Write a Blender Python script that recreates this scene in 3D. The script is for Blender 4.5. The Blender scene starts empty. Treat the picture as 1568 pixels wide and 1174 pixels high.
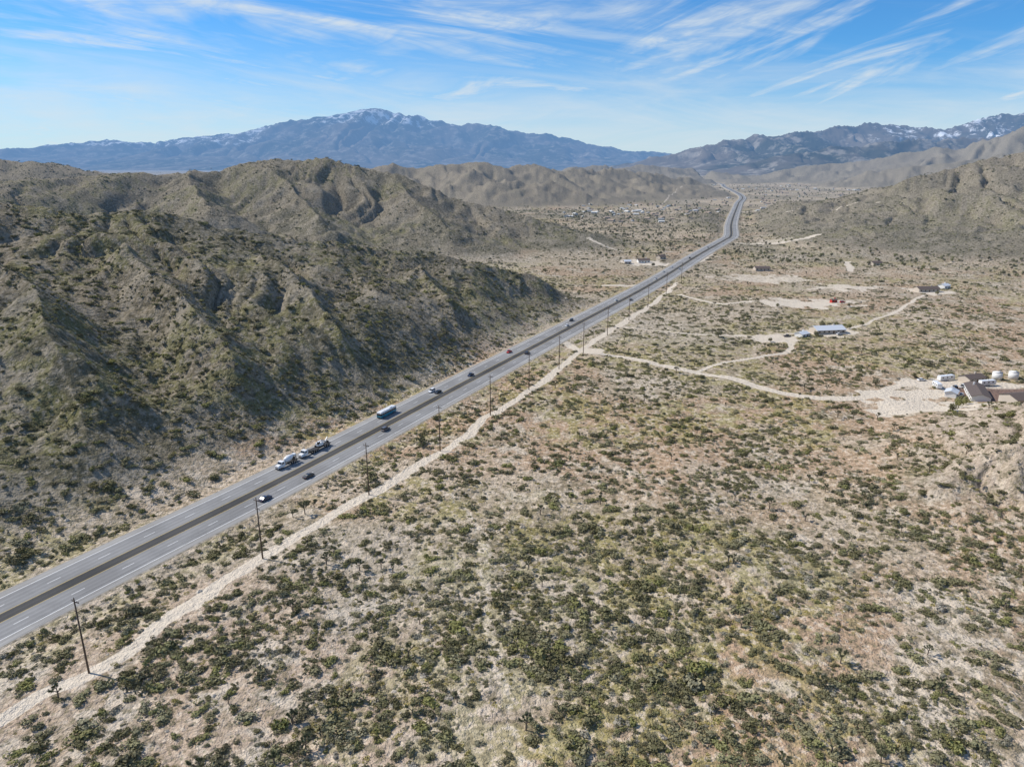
import bpy, bmesh, math, random, time
import numpy as np
from mathutils import Vector
T0=time.time()
rng=np.random.default_rng(7); random.seed(7)
scene=bpy.context.scene
# ---------------------------------------------------------------- image pixels to world points (camera at 110 m, pitch th)
F=1087.0; th=math.atan(332/F); c,s=math.cos(th),math.sin(th); H=110.0
def G(u,v):
    x=(u-784)/F; y=(v-587)/F; d=s+y*c
    return (H*x/d, H*(c-y*s)/d)
def R(u,v,D):
    x=(u-784)/F; y=(v-587)/F
    return (x*D,(c-y*s)*D,H-(s+y*c)*D)
def sm(a,b,x):
    t=np.clip((x-a)/(b-a),0,1); return t*t*(3-2*t)
# ---------------------------------------------------------------- noise
def vn(x,y,seed=0):
    xi=np.floor(x).astype(np.int64); yi=np.floor(y).astype(np.int64)
    fx=x-xi; fy=y-yi; fx=fx*fx*fx*(fx*(fx*6-15)+10); fy=fy*fy*fy*(fy*(fy*6-15)+10)
    def h(a,b):
        k=(a*374761393+b*668265263+seed*974711)&0xffffffff
        k=((k^(k>>13))*1274126177)&0xffffffff
        return ((k^(k>>16))&0xffffff)/float(0xffffff)
    a=h(xi,yi); b=h(xi+1,yi); d=h(xi,yi+1); e=h(xi+1,yi+1)
    return (a*(1-fx)+b*fx)*(1-fy)+(d*(1-fx)+e*fx)*fy
def fbm(x,y,sc,oct=4,seed=0,ridged=False,gain=0.5):
    t=0;a=1;n=0
    X=x/sc;Y=y/sc
    for i in range(oct):
        v=vn(X,Y,seed+i*17)
        if ridged: v=1-np.abs(2*v-1)
        t=t+a*v; n+=a; a*=gain
        X,Y=(X*0.8-Y*0.6)*2.03+11.3,(X*0.6+Y*0.8)*2.03+5.7
    return t/n
# ---------------------------------------------------------------- road line
def catmull(P,n):
    P=[np.array(p,float) for p in P]; P=[2*P[0]-P[1]]+P+[2*P[-1]-P[-2]]
    out=[]
    for i in range(1,len(P)-2):
        for k in range(n):
            t=k/n; a,b,cc,d=P[i-1],P[i],P[i+1],P[i+2]
            out.append(0.5*((2*b)+(-a+cc)*t+(2*a-5*b+4*cc-d)*t*t+(-a+3*b-3*cc+d)*t**3))
    out.append(P[-2]); return np.array(out)
road_ctrl=[(-640,-830),(-400,-360),(-250,-70),(-128.8,158),(-81,246.3),(-19.3,372.4),(45.4,504.4),(140,700),(240,925),(330,1120),(364,1200),(428,1416),(520,1706),(700,2260),(897,2871),(1171,4051),(1389,4994),(1500,6500)]
road=catmull(road_ctrl,8)
def polydist(X,Y,P,width=None):
    best=np.full(X.shape,1e9); sg=np.zeros(X.shape); L=0; ss=np.zeros(X.shape)
    for i in range(len(P)-1):
        ax,ay=P[i][:2]; bx,by=P[i+1][:2]; dx,dy=bx-ax,by-ay; l2=dx*dx+dy*dy
        t=np.clip(((X-ax)*dx+(Y-ay)*dy)/l2,0,1)
        qx=X-(ax+t*dx); qy=Y-(ay+t*dy); d=np.sqrt(qx*qx+qy*qy)
        m=d<best; best=np.where(m,d,best)
        sg=np.where(m,np.sign(qx*dy-qy*dx),sg); l=math.sqrt(l2)
        ss=np.where(m,L+t*l,ss); L+=l
    return best,sg,ss
# ---------------------------------------------------------------- ridges
def RR(lst,**k): return dict(p=[R(a,b,d)+(w,) for a,b,d,w in lst],**k)
near_ridges=[
 RR([(-260,306,360,310),(-100,312,395,310),(0,316,420,310),(120,324,430,305),(250,331,450,285),(340,350,465,248),(430,361,485,210),(520,371,510,176),(640,384,540,142),(760,409,565,104),(850,440,580,70),(925,464,587,45)],g=.27,lam=40,seed=33,e=1.12),
 dict(p=[(-270,345,74,100),(-215,305,57,80),(-172,262,38,66),(-148,232,20,50)],g=.16,lam=20,seed=41,e=1.25),
 dict(p=[(-215,400,68,90),(-165,350,52,72),(-125,302,34,60),(-108,275,16,45)],g=.16,lam=20,seed=45,e=1.25),
 dict(p=[(-150,440,62,85),(-112,393,46,70),(-82,348,28,55),(-66,318,14,40)],g=.16,lam=20,seed=42,e=1.25),
 dict(p=[(-72,505,42,65),(-44,465,28,50),(-24,432,13,36)],g=.16,lam=20,seed=43,e=1.25),
 dict(p=[(-345,300,84,105),(-290,240,66,85),(-240,190,44,70),(-205,150,22,50)],g=.16,lam=20,seed=44,e=1.25),
 RR([(-260,262,850,330),(-100,270,900,330),(0,274,960,320),(120,272,1040,320),(200,265,1080,320),(290,262,1100,320),(350,257,1110,320),(400,246,1110,340),(490,238,1100,350),(540,249,1095,330),(600,267,1085,300),(650,288,1075,260),(700,304,1070,240),(780,329,1060,210),(860,350,1040,140),(940,377,1017,60)],g=.42,lam=62,seed=5,e=1.05),
 RR([(400,247,1110,260),(440,285,1000,200),(480,330,900,120)],g=.3,lam=36,seed=6,e=1.1),
 RR([(600,268,1085,200),(640,310,1000,160),(690,350,930,100)],g=.3,lam=36,seed=7,e=1.1),
 RR([(290,262,1100,250),(300,290,980,190),(330,320,860,140)],g=.3,lam=36,seed=8,e=1.1),
 RR([(-200,220,1500,500),(0,236,1500,500),(60,245,1520,480),(130,259,1550,450),(220,275,1600,380)],g=.35,lam=90,seed=9,e=1.1),
 RR([(450,272,2500,600),(560,262,2500,620),(600,257,2500,620),(650,257,2500,620),(690,248,2500,640),(720,249,2500,640),(760,260,2480,600),(800,257,2600,600),(860,257,2700,600),(920,257,2800,560),(960,262,2900,450),(1010,268,3000,350),(1060,276,3200,180)],g=.55,lam=110,seed=11,e=1.05),
 RR([(700,266,2300,380),(770,270,2200,350),(830,279,2150,260),(880,292,2100,180),(915,305,2050,90)],g=.5,lam=70,seed=12,e=1.1),
 RR([(800,262,4600,900),(900,256,4800,900),(1000,254,5200,900),(1060,259,5400,700),(1100,264,5600,500)],g=.45,lam=200,seed=13,e=1.1),
 RR([(1900,175,1200,800),(1750,200,1250,760),(1640,222,1280,720),(1568,247,1300,650),(1500,282,1310,460),(1440,318,1320,260),(1380,350,1330,90)],g=.42,lam=50,seed=15,e=1.15),
 RR([(1900,140,4000,1500),(1700,168,4300,1500),(1568,196,4500,1400),(1520,211,4700,1200),(1480,220,4900,1200),(1400,232,5100,1100),(1340,240,5200,1000),(1280,249,5300,900),(1200,260,5400,600)],g=.5,lam=240,seed=16,e=1.1),
 RR([(1568,235,3600,700),(1480,245,3700,650),(1400,255,3800,500),(1330,264,3900,350)],g=.45,lam=140,seed=17,e=1.1),
 dict(p=[(350,215,66,160),(285,232,54,120),(225,238,40,84),(180,234,21,58),(148,231,7,36)],g=.5,lam=15,seed=18,e=1.1),
 dict(p=[(330,300,24,60),(420,360,40,110),(560,420,55,150)],g=.3,lam=22,seed=19,e=1.3),
]
def ridge_h(X,Y,rd):
    Z=np.zeros(X.shape); best=np.ones(X.shape)
    P=rd['p']
    ux,uy=P[-1][0]-P[0][0],P[-1][1]-P[0][1]; ul=math.hypot(ux,uy); S=(X*ux+Y*uy)/ul
    for i in range(len(P)-1):
        ax,ay,az,aw=P[i]; bx,by,bz,bw=P[i+1]; dx,dy=bx-ax,by-ay; l2=dx*dx+dy*dy
        tc=np.clip(((X-ax)*dx+(Y-ay)*dy)/l2,0,1)
        d=np.hypot(X-(ax+tc*dx),Y-(ay+tc*dy))
        zr=az+(bz-az)*tc; w=aw+(bw-aw)*tc
        q=np.clip(1-d/w,0,1)
        h=zr*(.55*np.power(q,rd['e'])+.45*q*q*(3-2*q))
        Z=np.maximum(Z,h); best=np.minimum(best,1-q)
    t=np.clip(best,0,1); lam=rd['lam']
    sw=S+(fbm(X,Y,lam*1.6,3,rd['seed'])-.5)*lam*2.0
    g=np.abs(2*vn(sw/lam,t*1.1,rd['seed']+1)-1)
    g2=np.abs(2*vn(sw/(lam*.42)+3,t*2,rd['seed']+2)-1)
    gl=np.power(np.clip(1-(0.60*g+0.40*g2),0,1),1.4)
    bump=np.clip(4*t*(1-t),0,1)**.7
    return Z*(1-rd['g']*gl*bump*1.25)
def height(X,Y,full=True):
    r=np.hypot(X,Y)
    rdist,sg,_=polydist(X,Y,road); sd=rdist*np.where(sg==0,1,sg)
    wx=X+(fbm(X,Y,80,2,101)-.5)*26; wy=Y+(fbm(X,Y,80,2,102)-.5)*26
    hz=np.zeros(X.shape)
    for rd in near_ridges:
        h=ridge_h(wx,wy,rd)
        k=7.0
        mx=np.maximum(hz,h); dd=np.clip(1-np.abs(hz-h)/k,0,1); hz=mx+dd*dd*k*.25*np.minimum(1,np.minimum(hz,h)/4)
    m=sm(0,22,hz)
    rg=fbm(X,Y,48,4,201,True,.5)
    hz=hz+m*((rg-.60)*8.0+(fbm(X,Y,13,3,222,True)-.55)*2.8)
    far=sm(1300,2400,r)
    hz=hz+m*far*(fbm(X,Y,260,5,231,True)-.60)*55
    fade=np.where(sd<0,sm(8,66,rdist),sm(20,110,rdist))
    hz=np.maximum(hz,0)*fade
    flat=sm(14,48,rdist)
    z=hz+flat*((fbm(X,Y,90,3,301)-.5)*3.4+(fbm(X,Y,17,3,302)-.5)*1.5)*(1-far*.8)
    z=z-0.7*np.exp(-((rdist-19)/3.5)**2)-np.where(rdist<16,hz,0)
    return z,hz,sd
# ---------------------------------------------------------------- ground markings of worn earth
def C(pts,n=6): return catmull([G(*p) for p in pts],n)
tracks=[
 (C([(-60,1140),(0,1105),(70,1065),(140,1038),(225,985),(250,955),(300,920),(370,880),(440,835),(480,810),(540,770),(600,740),(660,700),(700,680),(730,650),(780,620),(820,592),(860,562),(890,537),(950,495),(1000,465),(1038,432)]),2.25,1.1),
 (C([(862,522),(890,537),(940,545),(1000,556),(1060,568),(1120,580),(1180,598),(1240,608),(1300,610),(1340,605),(1380,590),(1420,585)]),2.8,1.1),
 (C([(1070,568),(1110,556),(1160,547),(1205,535),(1210,522),(1180,512),(1240,508)]),1.9,.85),
 (C([(840,327),(1000,327),(1130,324),(1300,328),(1500,330)]),7,.6),
 (C([(1128,372),(1190,374),(1250,372)]),5,.8),
 (C([(925,437),(960,437),(1000,436)]),4,.8),
 (C([(1303,415),(1296,400)]),4,.8),
 (C([(640,735),(700,765),(735,830),(745,960),(770,1060),(800,1180)]),2.2,.42),
 (C([(1568,500),(1450,492),(1360,480),(1250,492)]),8,.42),
 (C([(1010,318),(1022,308),(1050,298)]),5,.5),
 (C([(1040,410),(1075,398),(1110,372)]),3,.7),
 (C([(1240,508),(1310,500),(1370,478),(1415,452)]),2.2,.62),
 (C([(1040,452),(1100,466),(1150,462),(1200,466)]),2.6,.66),
 (C([(1340,605),(1390,625),(1440,640),(1568,655)]),2.4,.75),
 (C([(950,500),(1000,506),(1060,512),(1130,513),(1180,512)]),2.0,.6),
 (C([(1130,345),(1230,347),(1340,352)]),5,.55),
 (C([(900,380),(950,386),(1010,385),(1080,388)]),4,.55),
]
pads=[(G(1412,588),22,12,1),(G(1440,602),22,12,1),(G(1420,628),26,15,1),(G(1368,602),17,8,1),(G(1500,590),28,10,1),(G(1485,632),20,9,1),(G(1230,465),46,26,.62),(G(1170,426),60,36,.52),(G(1265,508),20,15,.7),(G(1190,516),20,10,.8),(G(1418,447),26,24,.66),(G(1130,512),12,6,.6),
      (G(985,402),30,40,.6),(G(1290,440),36,26,.55),(G(900,537),10,8,.9),(G(1180,372),40,36,.46)]
def maskT(X,Y):
    t=np.zeros(X.shape); wob=(fbm(X,Y,16,2,79)-.5)
    for P,w,st in tracks:
        lo=P.min(0)-w*4; hi=P.max(0)+w*4
        ii=np.where((X>lo[0])&(X<hi[0])&(Y>lo[1])&(Y<hi[1]))[0]
        if len(ii)==0: continue
        d,sgn,_=polydist(X[ii]+wob[ii]*4.5,Y[ii],P)
        t[ii]=np.maximum(t[ii],st*(1-sm(0.5,1.5,d/w*(1+wob[ii]*.5))))
    nz=fbm(X,Y,9,4,77)
    for (cx,cy),rx,ry,st in pads:
        d=np.hypot((X-cx)/rx,(Y-cy)/ry); d=d+(nz-.5)*1.5
        t=np.maximum(t,st*(1-sm(0.6,1.2,d)))
    return t
# ---------------------------------------------------------------- materials
class NT:
    def __init__(s,name,world=False):
        if world: s.m=world; s.t=world.node_tree
        else:
            s.m=bpy.data.materials.new(name); s.m.use_nodes=True; s.t=s.m.node_tree
        s.t.nodes.clear()
    def n(s,k,**p):
        nd=s.t.nodes.new(k)
        for a,b in p.items(): setattr(nd,a,b)
        return nd
    def l(s,a,b): s.t.links.new(a,b)
    def set(s,sock,v):
        if isinstance(v,bpy.types.NodeSocket): s.l(v,sock)
        elif isinstance(v,(tuple,list)) and len(v)==3 and sock.type=='RGBA': sock.default_value=(*v,1)
        else: sock.default_value=v
    def math(s,op,a,b=None,cc=None,clamp=False):
        nd=s.n('ShaderNodeMath',operation=op); nd.use_clamp=clamp
        s.set(nd.inputs[0],a)
        if b is not None: s.set(nd.inputs[1],b)
        if cc is not None: s.set(nd.inputs[2],cc)
        return nd.outputs[0]
    def mix(s,f,a,b,blend='MIX'):
        nd=s.n('ShaderNodeMix',data_type='RGBA',blend_type=blend)
        s.set(nd.inputs['Factor'],f); s.set(nd.inputs[6],a); s.set(nd.inputs[7],b); return nd.outputs[2]
    def noise(s,vec,scale,detail=4,rough=.55,dist=0):
        nd=s.n('ShaderNodeTexNoise'); s.set(nd.inputs['Vector'],vec); nd.inputs['Scale'].default_value=scale
        nd.inputs['Detail'].default_value=detail; nd.inputs['Roughness'].default_value=rough; nd.inputs['Distortion'].default_value=dist
        return nd.outputs['Fac']
    def step(s,x,a,b):
        nd=s.n('ShaderNodeMapRange',interpolation_type='SMOOTHSTEP'); s.set(nd.inputs['Value'],x)
        nd.inputs['From Min'].default_value=a; nd.inputs['From Max'].default_value=b; return nd.outputs['Result']
    def attr(s,name,k='Fac'):
        return s.n('ShaderNodeAttribute',attribute_name=name).outputs[k]
    def out(s,sh):
        o=s.n('ShaderNodeOutputMaterial'); s.l(sh,o.inputs['Surface'])
        try: s.m.cycles.emission_sampling='NONE'
        except Exception: pass
        return s.m
HAZE=(0.19,0.36,0.66)  # painted haze: surfaces emit this colour in place of lit air
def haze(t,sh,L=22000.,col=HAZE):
    """aerial perspective painted into the material by world distance from the site"""
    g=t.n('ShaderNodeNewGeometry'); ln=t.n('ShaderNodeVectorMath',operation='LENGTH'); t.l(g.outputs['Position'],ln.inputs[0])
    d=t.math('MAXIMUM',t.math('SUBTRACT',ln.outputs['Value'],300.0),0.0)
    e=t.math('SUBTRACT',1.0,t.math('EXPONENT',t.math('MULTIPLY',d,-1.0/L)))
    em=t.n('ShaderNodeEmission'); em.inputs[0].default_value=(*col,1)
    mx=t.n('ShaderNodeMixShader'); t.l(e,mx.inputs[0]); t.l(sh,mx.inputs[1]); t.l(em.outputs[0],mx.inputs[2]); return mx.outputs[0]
def diffuse(t,col,rough=1.0,normal=None):
    d=t.n('ShaderNodeBsdfDiffuse'); t.set(d.inputs['Color'],col)
    if normal: t.l(normal,d.inputs['Normal'])
    return d.outputs[0]
def ground_material():
    t=NT('desert_soil'); g=t.n('ShaderNodeNewGeometry'); P=g.outputs['Position']
    tr=t.attr('track'); hill=t.attr('hill')
    col=t.attr('soil','Color')
    n3=t.noise(P,.42,4,.68); n4=t.noise(P,2.4,2,.7)
    col=t.mix(t.math('MULTIPLY',t.step(n3,.51,.62),.80),col,t.mix(hill,(.61,.51,.395),(.33,.29,.23)))
    col=t.mix(t.math('MULTIPLY',t.math('SUBTRACT',1.0,t.step(n3,.38,.48)),.68),col,t.mix(hill,(.17,.145,.09),(.082,.076,.047)))
    v=t.n('ShaderNodeTexVoronoi'); t.l(P,v.inputs['Vector']); v.inputs['Scale'].default_value=.75
    sp=t.math('SUBTRACT',1.0,t.step(v.outputs['Distance'],.20,.40))
    sep=t.n('ShaderNodeSeparateColor'); t.l(v.outputs['Color'],sep.inputs[0])
    sp=t.math('MULTIPLY',sp,t.step(sep.outputs[0],.30,.50))
    col=t.mix(t.math('MULTIPLY',sp,.68),col,t.mix(sep.outputs[1],(.105,.098,.058),(.28,.25,.165)))
    col=t.mix(1.0,col,t.mix(n4,(.55,.55,.55),(1.42,1.42,1.42)),'MULTIPLY')
    trn=t.step(t.math('ADD',tr,t.math('MULTIPLY',t.math('SUBTRACT',n3,.5),.55)),.36,.58)
    col=t.mix(trn,col,t.mix(n3,(.54,.46,.36),(.70,.62,.51)))
    col=t.mix(t.attr('brown'),col,t.mix(n3,(.16,.105,.085),(.24,.17,.14)))
    b=t.n('ShaderNodeBump'); b.inputs['Strength'].default_value=.9; b.inputs['Distance'].default_value=1.5
    t.l(t.noise(P,.55,3,.7),b.inputs['Height'])
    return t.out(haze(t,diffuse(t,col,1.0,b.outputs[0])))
def mountain_material():
    t=NT('mountain_rock'); g=t.n('ShaderNodeNewGeometry'); P=g.outputs['Position']
    n1=t.noise(P,.0006,4,.65); n2=t.noise(P,.003,5,.72)
    col=t.mix(t.step(n1,.4,.6),(.15,.125,.10),(.05,.055,.042))
    col=t.mix(t.math('MULTIPLY',t.step(n2,.5,.62),.7),col,(.34,.30,.25))
    snow=t.attr('snow')
    sf=t.step(t.math('ADD',snow,t.math('MULTIPLY',t.math('SUBTRACT',n2,.5),2.6)),.55,.9)
    sf=t.math('MULTIPLY',sf,t.step(snow,.05,.3))
    col=t.mix(sf,col,(.9,.92,.95))
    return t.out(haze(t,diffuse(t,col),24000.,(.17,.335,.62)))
MG=ground_material(); MM=mountain_material()
# ---------------------------------------------------------------- terrain sheet
def lerpc(a,b,f): return a*(1-f[:,None])+np.array(b)*f[:,None]
def soil_colour(X,Y,hill):
    n=len(X); r=np.hypot(X,Y)
    n1=fbm(X,Y,95,4,601); n2=fbm(X,Y,14,4,602); n3=fbm(X,Y,40,4,603); n4=fbm(X,Y,60,4,604); n5=fbm(X,Y,4.5,3,605); n6=fbm(X,Y,170,3,606)
    col=np.tile(np.array([.43,.30,.20]),(n,1))
    col=lerpc(col,(.38,.31,.22),sm(.42,.6,n1))
    col=lerpc(col,(.49,.405,.305),sm(.52,.64,n3)*.75)
    col=lerpc(col,(.26,.215,.145),sm(.51,.65,n2)*.62)
    col=lerpc(col,(.60,.515,.41),sm(.55,.65,n2*.55+n5*.45)*.8)
    col=lerpc(col,(.30,.26,.088),sm(.47,.58,n4)*sm(.43,.57,n5)*.72)
    col=lerpc(col,(.46,.41,.34),sm(.58,.7,n6)*.4)
    hc=np.tile(np.array([.205,.175,.128]),(n,1))
    hc=lerpc(hc,(.155,.14,.098),sm(.42,.58,n1))
    hc=lerpc(hc,(.30,.262,.205),sm(.50,.66,n2)*.75)
    hc=lerpc(hc,(.18,.172,.07),sm(.51,.61,n4)*sm(.45,.58,n5)*.65)
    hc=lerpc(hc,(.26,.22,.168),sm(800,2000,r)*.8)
    kn=sm(120,160,X)*(1-sm(480,600,Y))
    hc=lerpc(hc,(.45,.36,.28),kn*.75)
    col=col*(1-hill[:,None])+hc*hill[:,None]
    f=sm(330,1500,r); sp=.30+.45*sm(.40,.62,fbm(X,Y,110,4,607))
    col=lerpc(col,(.14,.127,.092),f*sp*(1-.65*hill))
    cl_=sm(.57,.66,fbm(X,Y,130,4,611))*sm(600,1000,r)*(1-hill)
    col=lerpc(col,(.46,.375,.275),cl_*.7)
    return col
def polar(az,rad):
    A,Rr=np.meshgrid(az,rad); return (Rr*np.sin(A)).ravel(),(Rr*np.cos(A)).ravel(),len(az),len(rad)
def grid_faces(na,nr):
    i=np.arange(nr-1)[:,None]*na+np.arange(na-1)[None,:]
    f=np.stack([i,i+1,i+1+na,i+na],-1).reshape(-1,4)
    return f[:,::-1]
def make_mesh(name,co,faces,mat,attrs={},smooth=True,link=True,col=None):
    used=np.unique(faces); mp=np.full(len(co),-1,np.int64); mp[used]=np.arange(len(used))
    co=co[used]; faces=mp[faces]
    me=bpy.data.meshes.new(name); me.vertices.add(len(co)); me.vertices.foreach_set('co',co.astype(np.float32).ravel())
    n=len(faces); k=faces.shape[1]
    me.loops.add(n*k); me.loops.foreach_set('vertex_index',faces.astype(np.int32).ravel())
    me.polygons.add(n); me.polygons.foreach_set('loop_start',np.arange(0,n*k,k,dtype=np.int32))
    me.polygons.foreach_set('use_smooth',np.full(n,smooth))
    me.update(calc_edges=True)
    for a,v in attrs.items():
        at=me.attributes.new(a,'FLOAT','POINT'); at.data.foreach_set('value',v[used].astype(np.float32))
    if col is not None:
        at=me.attributes.new('soil','FLOAT_COLOR','POINT'); cc=np.ones((len(used),4),np.float32); cc[:,:3]=col[used]; at.data.foreach_set('color',cc.ravel())
    if mat: me.materials.append(mat)
    ob=bpy.data.objects.new(name,me)
    if link: scene.collection.objects.link(ob)
    return ob
D2=math.pi/180
az=np.concatenate([np.linspace(-180,-46,60)[:-1],np.linspace(-46,46,960),np.linspace(46,180,60)[1:]])*D2
rad=np.concatenate([[0.5,20,45,70],np.geomspace(85,1500,540),np.geomspace(1500,7500,160)[1:]])
X,Y,na,nr=polar(az,rad)
Z,HZ,SD=height(X,Y)
TR=maskT(X,Y)
hillm=sm(1.0,8.0,HZ)
bx,by=G(1545,607); BR=(1-sm(.85,1.1,np.maximum(np.abs(X-bx)/24,np.abs(Y-by)/14)))
SC=soil_colour(X,Y,hillm)
hillm=hillm*(1-.8*(sm(120,160,X)*(1-sm(480,600,Y))))
fc=grid_faces(na,nr)
ishill=(HZ[fc].max(1)>2.0)
co=np.stack([X,Y,Z],1); at=dict(hill=hillm,track=TR,brown=BR)
make_mesh('desert_ground',co,fc[~ishill],MG,at,col=SC)
fcx=X[fc].mean(1)-Y[fc].mean(1)*.30
make_mesh('scrub_hillside',co,fc[ishill&(fcx<0)],MG,at,col=SC)
make_mesh('rocky_hillside',co,fc[ishill&(fcx>=0)],MG,at,col=SC)
print('terrain',time.time()-T0)
# ---------------------------------------------------------------- far mountains
sj=RR([(-500,250,32000,9000),(-150,240,30000,8500),(0,233,30000,8000),(40,226,30000,8000),(100,214,30000,8500),(200,217,30000,8500),(240,221,30000,8000),(310,209,30000,8500),(370,208,30000,8500),(400,203,29500,8800),(440,188,29000,9000),(500,181,29000,9500),(548,175,29000,9500),(572,164,29000,9500),(600,168,29000,9500),(620,182,29000,9300),(680,192,29000,9000),(740,194,29000,8800),(790,201,29000,8200),(830,213,29000,7500),(880,225,29000,6500),(940,230,29000,6000),(1000,234,29000,5500),(1080,239,29000,5000)],g=.45,lam=1500,seed=21,e=1.1)
r3=RR([(980,252,12500,1500),(1060,236,12500,2400),(1100,226,13000,3000),(1150,211,13000,3600),(1180,207,13000,3700),(1240,205,13500,3700),(1290,195,14000,3800),(1320,188,14500,3900),(1380,193,14500,3900),(1440,195,14500,3900),(1500,183,14500,4000),(1568,171,14500,4000),(1700,165,15000,4000),(1900,170,15000,4000)],g=.5,lam=620,seed=22,e=1.05)
r3b=RR([(1130,255,9800,900),(1220,238,10000,1500),(1300,226,10200,1900),(1400,219,10400,2000),(1500,214,10400,2000),(1600,205,10500,2000),(1800,200,10500,2000)],g=.5,lam=380,seed=23,e=1.05)
az2=np.linspace(-46,46,1300)*D2; rad2=np.concatenate([np.geomspace(7400,16500,230),np.geomspace(16500,36000,180)[1:],[60000]])
X2,Y2,na2,nr2=polar(az2,rad2); r2_=np.hypot(X2,Y2)
wx=X2+(fbm(X2,Y2,900,3,401)-.5)*260; wy=Y2+(fbm(X2,Y2,900,3,402)-.5)*260
hs=ridge_h(wx,wy,sj); hr=np.maximum(ridge_h(wx,wy,r3),ridge_h(wx,wy,r3b))
crest=sm(1500,2300,hs)
hs=hs+sm(50,900,hs)*((fbm(X2,Y2,2200,6,411,True,.55)-.57)*(440-220*crest)+(fbm(X2,Y2,620,4,415,True,.6)-.55)*105)
hr=hr+sm(30,400,hr)*((fbm(X2,Y2,700,6,421,True,.55)-.58)*190+(fbm(X2,Y2,240,3,425,True,.6)-.55)*45)
Z2=np.maximum(np.maximum(hs,hr),0)*sm(7400,8200,r2_)
pk=R(590,175,29000)
snow=sm(1200,1950,hs)*(1-sm(1800,4200,np.abs(X2-pk[0])))*.66
snow=np.maximum(snow,sm(700,1000,hs)*(X2<R(420,0,29000)[0])*.58)
snow=np.maximum(snow,sm(420,640,hr)*sm(R(1290,0,14000)[0],R(1340,0,14000)[0],X2)*.50)
fc2=grid_faces(na2,nr2); isM=Z2[fc2].max(1)>1
co2=np.stack([X2,Y2,Z2],1); zz=np.zeros(len(X2)); SC2=soil_colour(X2,Y2,zz)
left=(hs[fc2].max(1)>=hr[fc2].max(1))
make_mesh('snow_capped_mountain',co2,fc2[isM&left],MM,dict(snow=snow))
make_mesh('mountain_range',co2,fc2[isM&~left],MM,dict(snow=snow))
make_mesh('valley_floor',co2,fc2[~isM],MG,dict(hill=zz,track=zz,brown=zz),col=SC2)
print('mountains',time.time()-T0)
# ---------------------------------------------------------------- road
def simple_mat(name,col,rough=.6,metal=0,noise=0.0,nscale=3.,coat=0):
    t=NT(name); d=t.n('ShaderNodeBsdfPrincipled'); cc=col
    if noise:
        g=t.n('ShaderNodeTexCoord'); f=t.noise(g.outputs['Object'],nscale,5)
        cc=t.mix(f,tuple(x*(1-noise) for x in col),tuple(min(1,x*(1+noise)) for x in col))
    t.set(d.inputs['Base Color'],cc); d.inputs['Roughness'].default_value=rough; d.inputs['Metallic'].default_value=metal
    d.inputs['Coat Weight'].default_value=coat
    return t.out(d.outputs[0])
def asphalt(name,a,b):
    t=NT(name); g=t.n('ShaderNodeNewGeometry'); P=g.outputs['Position']
    of=t.attr('off')
    n=t.noise(P,.05,5,.65); n2=t.noise(P,6,2,.7)
    col=t.mix(t.step(n,.35,.65),a,b)
    w=t.math('ABSOLUTE',t.math('SINE',t.math('MULTIPLY',of,math.pi/1.85)))
    col=t.mix(t.math('MULTIPLY',w,.30),col,tuple(x*.6 for x in a))
    col=t.mix(1.0,col,t.mix(n2,(.85,.85,.85),(1.15,1.15,1.15)),'MULTIPLY')
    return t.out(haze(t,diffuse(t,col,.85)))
M_as=asphalt('asphalt',(.235,.233,.23),(.305,.303,.30)); M_med=asphalt('median_asphalt',(.075,.075,.075),(.105,.103,.10))
M_sh=asphalt('shoulder_asphalt',(.31,.30,.285),(.38,.37,.35))
M_w=simple_mat('white_road_paint',(.78,.78,.76),.6); M_y=simple_mat('yellow_road_paint',(.55,.38,.06),.6)
rl=catmull(road_ctrl,60)
seg=np.hypot(*np.diff(rl,axis=0).T); arc=np.concatenate([[0],np.cumsum(seg)])
def resample(step,s0=0,s1=None):
    s1=s1 or arc[-1]; q=np.arange(s0,s1,step); return q
def at_s(q):
    x=np.interp(q,arc,rl[:,0]); y=np.interp(q,arc,rl[:,1])
    x2=np.interp(q+1,arc,rl[:,0]); y2=np.interp(q+1,arc,rl[:,1]); x1=np.interp(q-1,arc,rl[:,0]); y1=np.interp(q-1,arc,rl[:,1])
    dx,dy=x2-x1,y2-y1; l=np.hypot(dx,dy); return x,y,dx/l,dy/l
def zroad(x,y): return 0.12+np.clip(np.hypot(x,y)-800,0,None)*.0007
def ribbon(name,o1,o2,lift,mat,step=6,s0=0,s1=None,dash=None,parent=None):
    q=resample(step,s0,s1)
    if dash:
        st=resample(dash[0],s0,s1); q=np.stack([st,st+dash[1]],1).ravel()
    x,y,dx,dy=at_s(q); r=np.hypot(x,y)
    z=zroad(x,y)+lift*(1+r/150.)
    L=np.stack([x+dy*o1,y-dx*o1,z],1); Rr=np.stack([x+dy*o2,y-dx*o2,z],1)
    co=np.concatenate([L,Rr]); n=len(q)
    i=np.arange(n-1) if not dash else np.arange(0,n,2)
    f=np.stack([i,i+n,i+n+1,i+1],1)
    ob=make_mesh(name,co,f,mat,dict(off=np.concatenate([np.full(n,o1),np.full(n,o2)])),False)
    if parent: ob.parent=parent
    return ob
hwy=bpy.data.objects.new('divided_highway',None); scene.collection.objects.link(hwy)
MED=1.9; LN=3.7
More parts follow.
